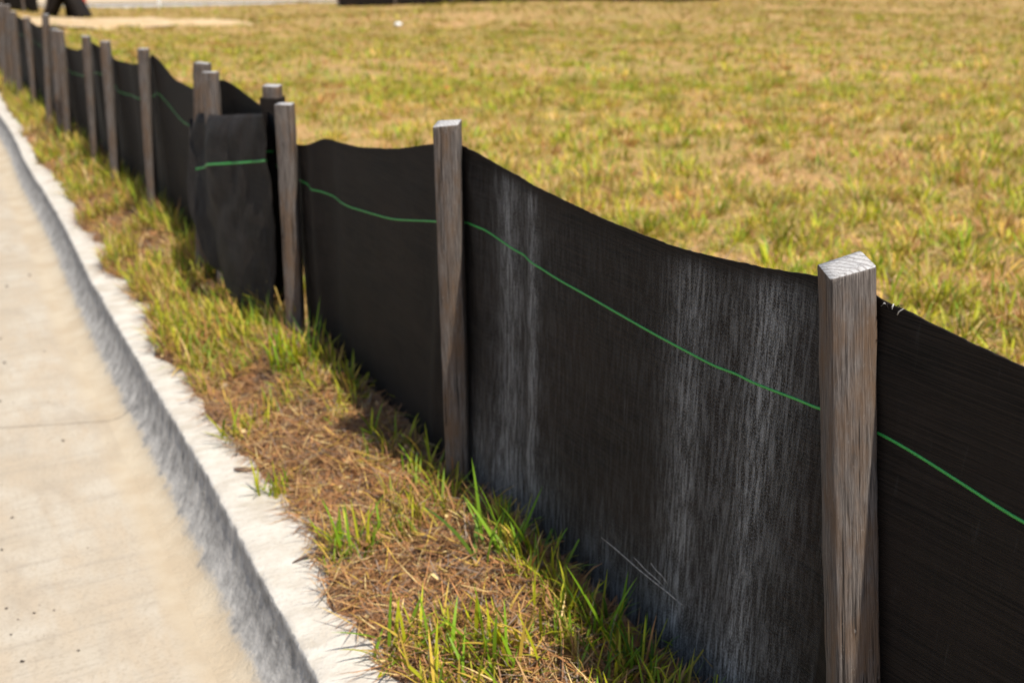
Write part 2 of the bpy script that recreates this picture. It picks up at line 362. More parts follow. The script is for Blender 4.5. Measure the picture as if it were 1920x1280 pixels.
# ---- field
def sand_w(t): return np.interp(t, [0, .08, .2, .4, .58, .8, 1], [.3, 1.3, 2.3, 2.3, 1.6, .8, .06])
def on_sand(s, p):
    t = (p-.3)/4.6; return (t > 0) & (t < 1) & (np.abs(s-(21.7-4.0*t)) < sand_w(t)*(.55+.5*vn(s*1.1, p*1.6, 63)))
def field_ring(acc, d0, d1, dens, L, wd, seg, th0=-34, th1=44):
    area = math.radians(th1-th0)/2*(d1*d1-d0*d0); n = int(area*dens)
    d = np.sqrt(rng.uniform(d0*d0, d1*d1, n)); th = np.radians(rng.uniform(th0, th1, n))
    xy = np.stack([d*np.sin(th), d*np.cos(th)], -1)
    s = (xy-P0)@S; p = (xy-P0)@N
    clump = vn(s*9, p*9, 21)*.5 + vn(s*3.1, p*3.1, 22)*.6
    keep = (p > .05) & ~on_sand(s, p) & (~bare(s, p) | (rng.uniform(0, 1, n) < .25)) & (rng.uniform(-1.0, .5, n) < clump + .25)
    s = s[keep]; p = p[keep]; n = len(s); clump = clump[keep]
    base = W(s, p, G(s, p)-.004)
    gr = vn(s*4.3, p*4.3, 23)*.6 + vn(s*.9, p*.9, 24)*.5 + rng.normal(0, .45, n) + .12
    far = sm(5, 22, np.hypot(s, p))
    cg = pick(n, {'green': 4, 'lime': 4, 'olive': 3.}); cs = pick(n, {'straw': 5, 'pale': 2.2, 'tan': 3, 'rust': .8}); co = pick(n, {'olive': 5, 'lime': 2, 'straw': 2, 'tan': 1.2})
    g = (gr > 0)[:, None]
    ct = np.where(g, cg, cs); ct = np.where((rng.uniform(0, 1, n) < far*.65)[:, None], co, ct)
    ct = ct*(1-.30*far)[:, None]
    cb = ct*.55 + np.array(PAL['tan'])*.4
    le = L*rng.uniform(.45, 1.15, n)*(1+.35*np.clip(clump, -1, 1))*np.where(gr > 0, 1, .8)
    acc.add(blades(base, rng.uniform(0, 2*math.pi, n), le, np.abs(rng.normal(.15, .35, n)) + np.where(gr > 0, 0, .35), rng.uniform(.0, .9, n), wd*rng.uniform(.6, 1.3, n), cb, ct, seg))
def tufts(acc, d0, d1, dens, nb, L, wd, rad, seg, th0=-34, th1=44):
    m = int(math.radians(th1-th0)/2*(d1*d1-d0*d0)*dens)
    d = np.sqrt(rng.uniform(d0*d0, d1*d1, m)); th = np.radians(rng.uniform(th0, th1, m))
    xy = np.stack([d*np.sin(th), d*np.cos(th)], -1); s = (xy-P0)@S; p = (xy-P0)@N; k = (p > .07) & ~on_sand(s, p) & ~bare(s, p); s, p = s[k], p[k]; m = len(s)
    green = vn(s*2.1, p*2.1, 25)*.5 + vn(s*.7, p*.7, 26)*.5 + rng.normal(0, .5, m) + .17
    size = rng.uniform(.5, 1.25, m); cnt = np.maximum(4, (nb*size*rng.uniform(.6, 1.3, m)).astype(int)); i = np.repeat(np.arange(m), cnt); n = len(i)
    off = rng.normal(0, 1, (n, 2))*rad*size[i][:, None]; azi = np.arctan2(off[:, 1], off[:, 0]) + rng.normal(0, .7, n)
    ss = s[i]; pp = p[i]; base = W(ss, pp, 0); base[:, :2] += off; 
    q = (base[:, :2]-P0); s2 = q@S; p2 = q@N; ok = p2 > .045; base[:, 2] = G(s2, p2)-.004
    dry = rng.uniform(0, 1, n) < np.where(green[i] > 0, .18, .86)
    ct = np.where(dry[:, None], pick(n, {'straw': 4, 'pale': 2.5, 'tan': 2, 'rust': .8}), pick(n, {'lime': 5, 'green': 3.2, 'olive': 1.5}))
    ct = ct*rng.uniform(.55, 1.4, m)[i][:, None]
    ct = np.where((rng.uniform(0, 1, m) < .10)[i][:, None], np.array(PAL['rust'])*rng.uniform(.7, 1.2, (n, 1)), ct)
    ct = ct*(1-.25*sm(6, 24, np.hypot(s, p)))[i][:, None]
    cb = ct*.6 + np.array(PAL['straw'])*.25
    lean = np.abs(rng.normal(.12, .25, n)) + np.hypot(off[:, 0], off[:, 1])/(rad*3.2)
    r = (base, azi, L*size[i]*rng.uniform(.5, 1.15, n)*np.where(dry, .85, 1), lean, rng.uniform(0, .8, n), wd*rng.uniform(.6, 1.25, n), cb, ct)
    acc.add(blades(*[x[ok] for x in r], seg))
acc = Acc()
tufts(acc, .9, 4.2, 125, 34, .088, .0058, .030, 3)
tufts(acc, 4.2, 9, 60, 24, .090, .0085, .038, 2)
tufts(acc, 9, 20, 14, 16, .095, .016, .06, 2)
tufts(acc, 20, 46, 2.0, 12, .12, .04, .14, 1)
field_ring(acc, .9, 4.2, 1900, .042, .0036, 2)
field_ring(acc, 4.2, 9, 1000, .050, .0062, 2)
field_ring(acc, 9, 19, 330, .060, .014, 2)
field_ring(acc, 19, 48, 80, .08, .034, 1)
tag(link('field_grass', acc.mesh('field_grass', M_grass)), 'dry yellow green grass covering the field behind the fence', 'grass', kind='stuff')
# dead straw lying in the near field
n = 26000; d = np.sqrt(rng.uniform(.8, 25, n)); th = np.radians(rng.uniform(-30, 42, n))
xy = np.stack([d*np.sin(th), d*np.cos(th)], -1); s = (xy-P0)@S; p = (xy-P0)@N; k = p > .04; s = s[k]; p = p[k]; n = len(s)
acc = Acc(); ct = pick(n, {'straw': 3, 'pale': 2, 'tan': 4, 'rust': 1.5, 'grey': 1})
acc.add(blades(W(s, p, G(s, p)+rng.uniform(.002, .018, n)), rng.uniform(0, 6.28, n), rng.uniform(.03, .09, n), rng.normal(1.5, .22, n), rng.normal(0, .4, n), rng.uniform(.002, .0045, n), ct*.8, ct, 2))
tag(link('field_straw', acc.mesh('field_straw', M_straw)), 'dead straw matted between the field grass', 'straw', kind='stuff')

# ---- verge: thatch, loose grass
def verge_pts(n, s0, s1, pw=1.0):
    s = rng.uniform(s0, s1, n); cb = curb_back(s)
    p = cb - .045 + (0.045 - cb)*rng.uniform(0, 1, n)**pw
    return s, p
acc = Acc()
for n, s0, s1, wd in ((19000, -1.3, .9, .0017), (9000, .9, 3.2, .003), (4000, 3.2, 10, .006)):
    s, p = verge_pts(n, s0, s1); z = G(s, p); cb = curb_back(s)
    over = np.clip(cb - p, 0, 1); z = np.maximum(z, np.where(p < cb+.02, zc(s), -9)) + rng.uniform(.001, .016, n)
    ct = pick(n, {'brown': 5, 'rust': 4.5, 'tan': 2.6, 'straw': 1.2, 'grey': 2.6, 'pale': .9})
    keep = (G(s, p) > zc(s)-.001) | ((p > cb-.012) & (vn(s*9, p*0, 33) > .35))
    s, p, z, ct = s[keep], p[keep], z[keep], ct[keep]; n = len(s)
    acc.add(blades(W(s, p, z), rng.uniform(0, 6.28, n), rng.uniform(.02, .075, n), rng.normal(1.45, .2, n), rng.normal(.1, .5, n), wd*rng.uniform(.5, 1.4, n), ct*.75, ct, 3, .3))
s, p = verge_pts(1500, -1.2, 2.2); k = G(s, p) > zc(s)+.001; s, p = s[k], p[k]; n = len(s)     # leaf and bark litter
ct = pick(n, {'rust': 4, 'pale': 2.5, 'brown': 3, 'tan': 2, 'grey': 1})
acc.add(blades(W(s, p, G(s, p)+rng.uniform(.006, .016, n)), rng.uniform(0, 6.28, n), rng.uniform(.007, .020, n), rng.normal(1.45, .25, n), rng.normal(0, .6, n), rng.uniform(.004, .010, n), ct*.8, ct, 3, .3))
tag(link('verge_thatch', acc.mesh('verge_thatch', M_straw)), 'brown dead grass thatch on the strip between curb and fence', 'thatch', kind='stuff')
acc = Acc()
for n, s0, s1, L, wd, seg in ((8500, -1.3, 1.0, .055, .0036, 3), (9500, .9, 3.4, .080, .0042, 3), (10000, 3.2, 10.5, .085, .0075, 2), (4000, 10, 23, .09, .02, 1)):
    s, p = verge_pts(n, s0, s1); cl = vn(s*11, p*11, 31)*.7 + vn(s*4, p*5, 32)*.5
    thr = np.where(s < .9, .20, -.10) - .40*sm(-.09, 0, p) - .55*sm(-.18, -.36, s)
    keep = (cl > thr) & (G(s, p) > zc(s)-.001); s, p, cl = s[keep], p[keep], cl[keep]; n = len(s)
    ct = np.where((rng.uniform(0, 1, n) < np.where(s < .9, .80, .60))[:, None], pick(n, {'green': 3.4, 'lime': 6, 'olive': 1.5}), pick(n, {'straw': 4, 'rust': 3, 'tan': 2, 'pale': 1.6}))
    le = L*rng.uniform(.4, 1.25, n)*(1 + .35*sm(-.1, 0, p))
    acc.add(blades(W(s, p, G(s, p)-.003), rng.uniform(0, 6.28, n), le, np.abs(rng.normal(.2, .38, n)), rng.uniform(0, 1.1, n), wd*rng.uniform(.6, 1.3, n), ct*.6+np.array(PAL['tan'])*.3, ct, seg))
tag(link('verge_grass', acc.mesh('verge_grass', M_grass)), 'patchy short grass growing on the strip between curb and fence', 'grass', kind='stuff')

# ---- single tufts one can point at
def tuft(s, p, n, h, spread, weights, label, lean=.35, w=.0048, rad=.018, bias=None):
    z = float(G(s, p)); o = W1(s, p, z-.004); acc = Acc()
    azi = rng.uniform(0, 6.28, n)
    if bias is not None: azi = np.where(rng.uniform(0, 1, n) < .5, rng.normal(bias, .5, n), azi)
    rr = rad*np.sqrt(rng.uniform(0, 1, n)); ph = rng.uniform(0, 6.28, n)
    base = np.array(o)[None] + np.stack([rr*np.cos(ph)*1.5, rr*np.sin(ph), np.zeros(n)], -1)
    ct = pick(n, weights); le = h*rng.uniform(.45, 1.05, n)
    acc.add(blades(base, azi, le, np.abs(rng.normal(lean, spread, n)), rng.uniform(.0, .8, n), w*rng.uniform(.6, 1.2, n), ct*.75+np.array(PAL['lime'])*.15, ct, 5, .35))
    ob = link('grass_tuft', acc.mesh('grass_tuft', M_grass, o), loc=o)
    return tag(ob, label, 'grass tuft', 'grass tufts on the verge')
gw = {'green': 5, 'lime': 4, 'straw': 1}; dw = {'dgreen': 4, 'green': 4, 'straw': .7}; yw = {'lime': 5, 'green': 3, 'straw': 3}
tuft(.66, -.085, 52, .125, .28, gw, 'upright green tuft on the mound just right of the third stake', .2, .0055, .03)
tuft(.60, -.02, 9, .16, .2, dw, 'thin dark green blades against the fabric beside the mound tuft', .15, .004, .03)
tuft(.244, -.050, 7, .085, .3, gw, 'tiny tuft of few short blades midway between second and third stakes', .3, .0055, .012)
tuft(-.038, -.195, 46, .105, .3, gw, 'bright green tuft in the middle of the brown thatch near second stake', .3, .0048, .03)
tuft(.075, -.03, 16, .105, .25, gw, 'tuft growing at the foot of the second stake', .25, .0045, .025)
tuft(-.255, -.045, 26, .150, .3, dw, 'tall dark green blades leaning on the dusty fabric near second stake', .35, .0060, .035, 2.7)
tuft(-.30, -.225, 44, .105, .35, yw, 'sprawling yellow green tuft spilling toward the curb at bottom', .55, .0052, .035)
tuft(-.42, -.165, 80, .085, .3, yw, 'broad yellow green tuft at the bottom edge beside the curb', .35, .0048, .07)
tuft(-.43, -.095, 75, .090, .3, yw, 'thick mixed tuft at the bottom edge in front of dusty fabric', .3, .005, .06)
tuft(-.475, -.02, 12, .135, .2, dw, 'few long upright blades at bottom edge touching the dusty fabric', .15, .005, .04)
tuft(-.56, -.035, 30, .085, .3, dw, 'low shaded tuft at the bottom edge near the closest stake', .3, .0045, .03)
tuft(.27, -.235, 40, .075, .3, gw, 'low tuft overhanging the curb beside the bark chip', .35, .0048, .03)
tuft(.52, -.232, 40, .080, .3, yw, 'low yellow green tuft at the curb edge below the mound', .3, .0048, .035)
tuft(.98, -.10, 30, .120, .25, yw, 'tall tuft under the hanging flap of fabric', .25, .005, .04)
tuft(1.17, -.18, 26, .10, .3, yw, 'tuft at the curb edge where the gutter joint meets the curb', .4, .005, .035)

# ------------------------------------------------------------------ silt fences
def stake_mesh(length, buried, w, d, seed, chip=.0012, cut=(0, 0)):
    r = np.random.default_rng(seed); ch = .0022
    sec = np.array([(-w/2+ch, -d/2), (w/2-ch, -d/2), (w/2, -d/2+ch), (w/2, d/2-ch), (w/2-ch, d/2), (-w/2+ch, d/2), (-w/2, d/2-ch), (-w/2, -d/2+ch)])
    zs = np.concatenate([[-buried, -buried*.45], np.linspace(-.02, length-.012, 26), [length-.002, length]])
    V = []; k = len(sec); ph = r.uniform(0, 6, 4)
    for i, z in enumerate(zs):
        sc = .15 if i == 0 else 1
        t = z/length
        off = np.array([.0016*math.sin(2.4*t+ph[0]), .0016*math.sin(1.9*t+ph[1])])
        jit = r.normal(0, .00035, (k, 2))
        shrink = .985 if i == len(zs)-1 else 1
        V += [(*(q*sc*shrink*(1+.008*math.sin(5*t+ph[2])) + off*(sc == 1) + jit[j]), z + (r.normal(0, chip*.5) + q[0]*cut[0] + q[1]*cut[1] if i >= len(zs)-2 else 0)) for j, q in enumerate(sec)]
    # end face: concentric ring then centre so it can dip
    n0 = (len(zs)-1)*k; base = len(V)
    top = np.array(V[n0:n0+k]); cen = top.mean(0)
    V += [tuple(cen + (q-cen)*.5 + np.array([0, 0, r.normal(0, .0006)])) for q in top] + [tuple(cen)]
    quads = [(i*k+j, i*k+(j+1) % k, (i+1)*k+(j+1) % k, (i+1)*k+j) for i in range(len(zs)-1) for j in range(k)]
    ns = len(quads)
    quads += [(n0+j, n0+(j+1) % k, base+(j+1) % k, base+j) for j in range(k)]
    tris = [(base+j, base+(j+1) % k, base+k) for j in range(k)]
    midx = [0]*ns + [1]*k + [1]*k
    return mesh_np('stake', V, quads, tris, mats=[M_wood, M_end], midx=midx)
def add_stake(fence, s, p, ztop, kx, yaw, w=.042, d=.036, seed=1, label=None, ky=0.0, cut=(.03, .05)):
    """ztop measured from the eye; kx, ky: sideways lean per metre of height in world x, y"""
    zt = ztop+Z0; g = float(G(s, p)); T = W1(s, p, zt)
    up = Vector((kx, ky, 1)).normalized(); h = (zt-g)*math.sqrt(1+kx*kx+ky*ky)
    B = T - up*h
    X = Vector((math.cos(yaw), math.sin(yaw), 0)); Y = up.cross(X).normalized(); X = Y.cross(up).normalized()
    M = Matrix((X, Y, up)).transposed().to_4x4()
    o = link('stake', stake_mesh(h, .16, w, d, seed, cut=cut), fence)
    M.translation = B - fence.location; o.matrix_local = M
    if label: o['label'] = label
    return o
def fabric(fence, s_data, z_data, green=None, du=.012, p_base=.024, nv=34, dust=None, crease=(), name='fabric', bow=.010, sup=(), seed=0, sink=.04, pshift=()):
    s0, s1 = s_data[0], s_data[-1]; nu = max(4, int((s1-s0)/du)); u = np.linspace(s0, s1, nu)
    zt = np.interp(u, s_data, z_data)
    ker = np.hanning(max(3, int(.15/du)|1)); ker /= ker.sum()
    zt = np.convolve(np.pad(zt, len(ker)//2, mode='edge'), ker, 'valid')[:nu] + Z0 + .0006*vn(u*160, u*0, 41+seed)
    v = np.concatenate([[0, .002, .006, .014], np.linspace(.03, 1, nv-4)]); U, Vv = np.meshgrid(u, v, indexing='ij')
    zb = zf(U)-.05-sink
    Z = zt[:, None]*(1-Vv) + zb*Vv
    hgt = zt[:, None]-Z
    P = np.full_like(U, p_base)
    # the cloth is held at the stakes and bellies toward the street a little between them
    sup = np.array(sup)
    if len(sup) > 1:
        i = np.clip(np.searchsorted(sup, U)-1, 0, len(sup)-2); t = np.clip((U-sup[i])/(sup[i+1]-sup[i]), 0, 1)
        P += bow*np.sin(math.pi*t)*(.35+.65*np.sin(math.pi*np.clip(Vv*.9, 0, 1)))*np.where(i % 2 == 0, 1, .5)
    P += (.003*vn(U*3.5, hgt*4, 42+seed) + .0008*vn(U*15, hgt*7, 43+seed))*sm(0, .1, hgt)
    for k_, sx in enumerate(sup):                        # pull lines fanning from where the cloth is stapled
        dx = U-sx; P += .0032*np.sin(hgt*75 - np.abs(dx)*70 + k_)*np.exp(-(dx/.055)**2)*np.exp(-hgt/.28)*sm(0, .02, hgt)*sm(.012, .03, np.abs(dx))
    for (s_, p_) in pshift: P += np.interp(U, s_, p_)
    for (sc, wd, am, slope) in crease: P += am*np.exp(-((U-sc-slope*hgt)/wd)**2)*(.5+.5*np.sin(math.pi*np.clip(Vv, 0, 1)))
    D = np.zeros_like(U) if dust is None else dust(U, hgt)
    o = np.array(fence.location)
    me = mesh_np(name, W(U, P, Z).reshape(-1, 3)-o, grid_quads(nu, nv), mats=[M_fab], smooth=True, uv=np.stack([U, Z], -1).reshape(-1, 2), attr={'dust': D.ravel()})
    fo = link(name, me, fence); m = fo.modifiers.new('thickness', 'SOLIDIFY'); m.thickness = .0014; m.offset = 0
    if green is not None:
        gz = np.interp(u, *green) + Z0 if isinstance(green, tuple) else zt-green
        ker2 = ker; gz = np.convolve(np.pad(gz, len(ker)//2, mode='edge'), ker2, 'valid')[:nu]
        gp = np.array([np.interp(gz[i], Z[i, ::-1], P[i, ::-1]) for i in range(nu)])
        hw = .0014; th = .0012
        prof = [(-th, -hw), (-th, hw), (th, hw), (th, -hw)]
        V = np.stack([W(u, gp+a, gz+b) for a, b in prof], 1).reshape(-1, 3)-o
        q = [(i*4+j, i*4+(j+1) % 4, (i+1)*4+(j+1) % 4, (i+1)*4+j) for i in range(nu-1) for j in range(4)]
        g = link('marker_line', mesh_np('marker_line', V, q, mats=[M_green]), fo); g['label'] = 'green line woven along the black fabric'
    return fo
def fence_root(s, label, name='silt_fence'):
    e = bpy.data.objects.new(name, None); COL.objects.link(e); e.location = W1(s, 0, float(zf(s))); e.empty_display_size = .2
    return tag(e, label, 'silt fence')

# run one: the near, taut, dusty length
f1 = fence_root(-.8, 'nearest length of black silt fence, dusty fabric on three weathered stakes')
sup1 = [-2.4, -1.6, -.799, 0, .816]
def dust1(U, h):
    b = .85*np.exp(-((U+.140)/.030)**2) + .8*np.exp(-((U+.205)/.014)**2) + .25*np.exp(-((U+.05)/.03)**2)*sm(.3, .5, h)
    b = b + .78*np.exp(-((U+.560)/.036)**2) + .95*np.exp(-((U+.678)/.030)**2) + .22*np.exp(-((U+.73)/.03)**2) + .22*np.exp(-((U+.62)/.02)**2)
    b = b*(.75+.25*vn(U*30, h*3, 51)) + .065
    b = b + .09*np.exp(-((U+.62)/.13)**2) + .10*np.exp(-((U+.17)/.09)**2) + .75*sm(.34, .6, h)*(.6+.4*vn(U*12, h*5, 52))*sm(.03, -.06, U)
    return np.clip(b*np.where(U > 0, .35, 1)*np.where(U < -.80, .12, 1), 0, 1)*sm(-.0, .03, h)
fabric(f1, [-2.4, -2.0, -1.6, -1.2, -.963, -.894, -.823, -.751, -.652, -.521, -.382, -.227, -.072, -.017, .049, .258, .443, .60, .66, .72, .835],
       [-.285, -.31, -.285, -.308, -.301, -.292, -.282, -.287, -.304, -.316, -.316, -.307, -.291, -.282, -.286, -.331, -.358, -.369, -.372, -.398, -.415],
       green=([-2.4, -1.6, -.993, -.844, -.775, -.632, -.488, -.253, -.037, .079, .297, .521, .771], [-.42, -.405, -.428, -.402, -.416, -.432, -.432, -.424, -.397, -.422, -.467, -.491, -.493]),
       du=.006, dust=dust1, sup=sup1, pshift=[([-1.1, -.86, -.828, -.795, -.76], [0, -.013, -.0145, 0, 0])], crease=[(-.172, .013, .0035, -.02), (-.205, .018, -.0025, -.01), (-.635, .022, .005, .02), (-.03, .02, -.006, -.12), (-.77, .018, -.004, .10), (.06, .02, -.006, .15), (.72, .025, -.012, 0), (.62, .05, .010, .1)])
add_stake(f1, -1.6, 0, -.25, .0, .1, seed=20)
add_stake(f1, -.799, -.004, -.259, -.086, math.radians(2), .0400, .038, 1, 'closest stake, leaning slightly, with pale checked top', ky=.152, cut=(.20, .24))
add_stake(f1, 0, 0, -.248, -.005, math.radians(-8), .0385, .036, 2, 'straight brown stake, second from the camera', cut=(.08, .10))
add_stake(f1, .816, 0, -.321, .031, math.radians(-8), .0385, .030, 3, 'shorter stake at the end of the fabric')

# run two: starts with a wrapped stake and a loose hanging flap
f2 = fence_root(1.5, 'middle length of black silt fence starting with a loose hanging flap')
sup2 = [.93, 1.548, 2.392, 3.206, 3.745, 4.725]
fabric(f2, [.90, .97, 1.183, 1.365, 1.45, 1.548, 1.679, 1.812, 2.073, 2.281, 2.392, 2.5, 2.734, 3.125, 3.25, 3.4, 3.5, 3.634, 3.745, 4.0, 4.4, 4.656, 4.80],
       [-.372, -.373, -.360, -.340, -.335, -.355, -.378, -.402, -.400, -.355, -.345, -.375, -.414, -.436, -.43, -.434, -.424, -.412, -.41, -.452, -.495, -.506, -.50], green=.13, sup=sup2, bow=.03,
       crease=[(1.62, .03, .012, 0), (2.45, .03, .02, .1), (3.3, .04, .02, 0), (2.8, .10, -.02, .2)], seed=3, du=.012)
add_stake(f2, 1.066, .05, -0.311, .05, math.radians(-10), .040, .034, 4, 'stake wrapped in black fabric below its top')
add_stake(f2, 1.548, 0, -.300, .094, math.radians(-14), .042, .030, 5)
add_stake(f2, 1.437, -.004, -.313, .02, math.radians(-12), .040, .026, 6, 'stake whose foot is hidden in the fabric pocket', ky=.05)
for i, (s, z, k, w) in enumerate([(2.392, -.329, .059, .030), (3.206, -.364, .06, .034), (3.745, -.380, .065, .031), (4.725, -.418, .068, .038)]):
    add_stake(f2, s, 0, z, k, math.radians(-14-3*i), w, .032, 7+i)
# sleeve of fabric folded round the wrapped stake
def sleeve(fence, s, p, z0, z1, k, r, seed):
    n = 20; m = 24; V = []; zs = np.linspace(z1, z0, m)
    for z in zs:
        c = W1(s, p, z+Z0) - fence.location + Vector((k*(z-z0), 0, 0))
        for a in range(n):
            t = a/n*2*math.pi; rr = r/max(abs(math.cos(t)), abs(math.sin(t)))**.8*(1+.05*math.sin(3*t+z*11))
            V.append((c.x+rr*math.cos(t-.17), c.y+rr*math.sin(t-.17)*.9, c.z))
    me = mesh_np('fabric', V, [(i*n+j, i*n+(j+1) % n, (i+1)*n+(j+1) % n, (i+1)*n+j) for i in range(m-1) for j in range(n)], mats=[M_fab], smooth=True, uv=np.array(V)[:, [0, 2]], attr={'dust': np.zeros(len(V))})
    return link('fabric', me, fence)
sl = sleeve(f2, 1.066, .05, -0.339, -.95, .05, .0265, 1)
# green line going once round the sleeve
n = 20; V = []
for dz in (-.0022, .0022):
    for a in range(n):
        t = a/n*2*math.pi; rr = (.0265/max(abs(math.cos(t)), abs(math.sin(t)))**.8)*1.03+.0012
        c = W1(1.066, .05, -0.466+dz+Z0) - f2.location + Vector((.05*-.127, 0, 0)); V.append((c.x+rr*math.cos(t-.17), c.y+rr*math.sin(t-.17)*.9, c.z))
link('marker_line', mesh_np('marker_line', V, [(j, (j+1) % n, n+(j+1) % n, n+j) for j in range(n)], mats=[M_green]), sl)
# the flap: slack cloth hanging in front of the run, its free lower edge slanting down to the wrapped stake
def flap_fold(t, v):
    r = lambda x: abs(((x*.5) % 1)*2-1)**1.6              # sharp-crested pleats
    return (.010*math.sin(9*t+3*v) + .011*r(3.1*t-1.9*v+.2)*v + .009*r(5.3*t+1.1*v) + .008*r(2.2*v-4.1*t+.6)*math.sin(math.pi*min(1, v*1.2))
            + .030*math.exp(-v*16)*math.sin(math.pi*t) + .004*float(vn(t*14, v*11, 91)))
nu, nv = 70, 60; V = []; U_ = []
for i in range(nu):
    t = i/(nu-1)                                          # 0 at the wrapped stake, 1 at the free corner
    s = .945 + (1.605-.945)*t; zt = np.interp(t, [0, .15, .5, .85, 1], [-.358, -.372, -.405, -.430, -.447])
    zb = np.interp(t, [0, .04, .38, .70, .86, 1], [-.95, -.92, -.875, -.80, -.69, -.455]) + .006*float(vn(t*22, 0, 92))
    pp = np.interp(t, [0, .25, .6, .9, 1], [-.030, -.062, -.080, -.062, -.030])
    for j in range(nv):
        v = j/(nv-1); z = zt*(1-v)+zb*v
        q = pp*(.72+.5*v) + flap_fold(t, v)
        V.append(W1(s, q, z+Z0) - f2.location); U_.append((s, z))
fl = link('loose_flap', mesh_np('loose_flap', [tuple(x) for x in V], grid_quads(nu, nv), mats=[M_fab], smooth=True, uv=np.array(U_), attr={'dust': np.full(len(V), .06)}), f2)
fl['label'] = 'slack bluish black flap hanging with a slanting lower edge'
m = fl.modifiers.new('thickness', 'SOLIDIFY'); m.thickness = .0016; m.offset = 0
gv = []
for i in range(nu):
    t = i/(nu-1)
    if t > .86: break
    zz = np.interp(t, [0, .25, .5, .86], [-.466, -.498, -.527, -.584])
    zt = np.interp(t, [0, .15, .5, .85, 1], [-.358, -.372, -.405, -.430, -.447]); zb = np.interp(t, [0, .04, .38, .70, .86, 1], [-.95, -.92, -.875, -.80, -.69, -.455])
    v = (zt-zz)/(zt-zb); pp = np.interp(t, [0, .25, .6, .9, 1], [-.030, -.062, -.080, -.062, -.030])
    q = pp*(.72+.5*v) + flap_fold(t, v); s = .945+.66*t
    for a, b in ((-.0022, -.0024), (-.0022, .0024), (.0022, .0024), (.0022, -.0024)): gv.append(tuple(W1(s, q+a, zz+b+Z0) - f2.location))
k = len(gv)//4
link('marker_line', mesh_np('marker_line', gv, [(i*4+j, i*4+(j+1) % 4, (i+1)*4+(j+1) % 4, (i+1)*4+j) for i in range(k-1) for j in range(4)], mats=[M_green]), fl)

# run three: the far end of the roadside fence
f3 = fence_root(6.4, 'farthest length of roadside silt fence running out of frame at upper left')
fabric(f3, [4.85, 4.95, 5.2, 5.532, 5.974, 6.446, 7.03, 7.43, 7.97, 8.5, 9.2, 10, 10.8, 11.6, 12.4], [-.5, -.48, -.43, -.464, -.492, -.475, -.511, -.49, -.53, -.48, -.53, -.51, -.56, -.54, -.58],
       green=.13, sup=[4.939, 5.2, 6.446, 7.431, 8.476, 10, 11.6], bow=.05, seed=6, du=.03, nv=20)
for i, (s, z, k, w) in enumerate([(4.939, -.426, .092, .040), (5.30, -.366, .12, .028), (6.446, -.445, .066, .040), (7.431, -.457, .093, .040), (7.929, -.433, .103, .036), (8.476, -.453, .118, .040), (9.3, -.47, .06, .04), (10.1, -.49, .04, .04), (11.1, -.5, .05, .04), (12.2, -.52, .05, .04)]):
    add_stake(f3, s, 0, z, k, math.radians(-20-i), w, .032, 30+i)

# frayed corner and loose threads beside the closest stake
def strand(pts, r, m, name, parent=None, loc=None, k=5):
    P = [Vector(p) for p in pts]; V = []
    for i, p in enumerate(P):
        d = (P[min(i+1, len(P)-1)] - P[max(i-1, 0)]).normalized(); a = d.orthogonal().normalized(); b = d.cross(a)
        rr = r*(.45 if i in (0, len(P)-1) else 1)
        V += [tuple(p + a*rr*math.cos(t*2*math.pi/k) + b*rr*math.sin(t*2*math.pi/k)) for t in range(k)]
    q = [(i*k+j, i*k+(j+1) % k, (i+1)*k+(j+1) % k, (i+1)*k+j) for i in range(len(P)-1) for j in range(k)]
    V += [tuple(P[0]), tuple(P[-1])]; nV = len(V)
    t = [(j, nV-2, (j+1) % k) for j in range(k)] + [((len(P)-1)*k+j, (len(P)-1)*k+(j+1) % k, nV-1) for j in range(k)]
    return link(name, mesh_np(name, V, q, t, mats=[m], smooth=True), parent, loc)
L1 = f1.location
for j in range(7):
    o = W1(-.828-.003*j, .010, -.2905+Z0-.0004*j) - L1
    strand([o, o+Vector((random.uniform(-.002, .006), -.004, .004+random.uniform(0, .004))), o+Vector((random.uniform(-.002, .010), -.007, random.uniform(.002, .010)))], .0006, M_fab if j % 3 else M_thread, 'frayed_thread', f1)
for dz in (-.352, -.372):
    o = W1(-.818, -.012, dz+Z0) - L1
    strand([o, o+Vector((.004, -.006, .002)), o+Vector((.010, -.004, -.001)), o+Vector((.016, .002, .001))], .0007, M_thread, 'loose_thread', f1)
# dry straws caught on the dusty cloth
M_straw_c = plain('weathered_straw', (.30, .27, .23), .9, .5, 200)
def on_cloth(s, z): return W1(s, .008, z+Z0)
for n_, (a, b, r) in enumerate([((-.427, -.742), (-.60, -.742), .0008), ((-.50, -.732), (-.565, -.738), .0007), ((-.535, -.720), (-.57, -.728), .0007)]):
    pts = [on_cloth(a[0]+(b[0]-a[0])*t, a[1]+(b[1]-a[1])*t + .0008*math.sin(9*t+n_)) for t in np.linspace(0, 1, 7)]
    c = pts[3].copy(); o = strand([p-c for p in pts], r, M_thread, 'dry_straw', None, c)
    o.data.materials[0] = M_straw_c
    tag(o, ['longest dry straw caught low on the dusty fabric', 'short dry straw just above the longest one on the dusty fabric', 'smallest dry straw caught on the dusty fabric'][n_], 'straw', 'straws caught on the fabric')

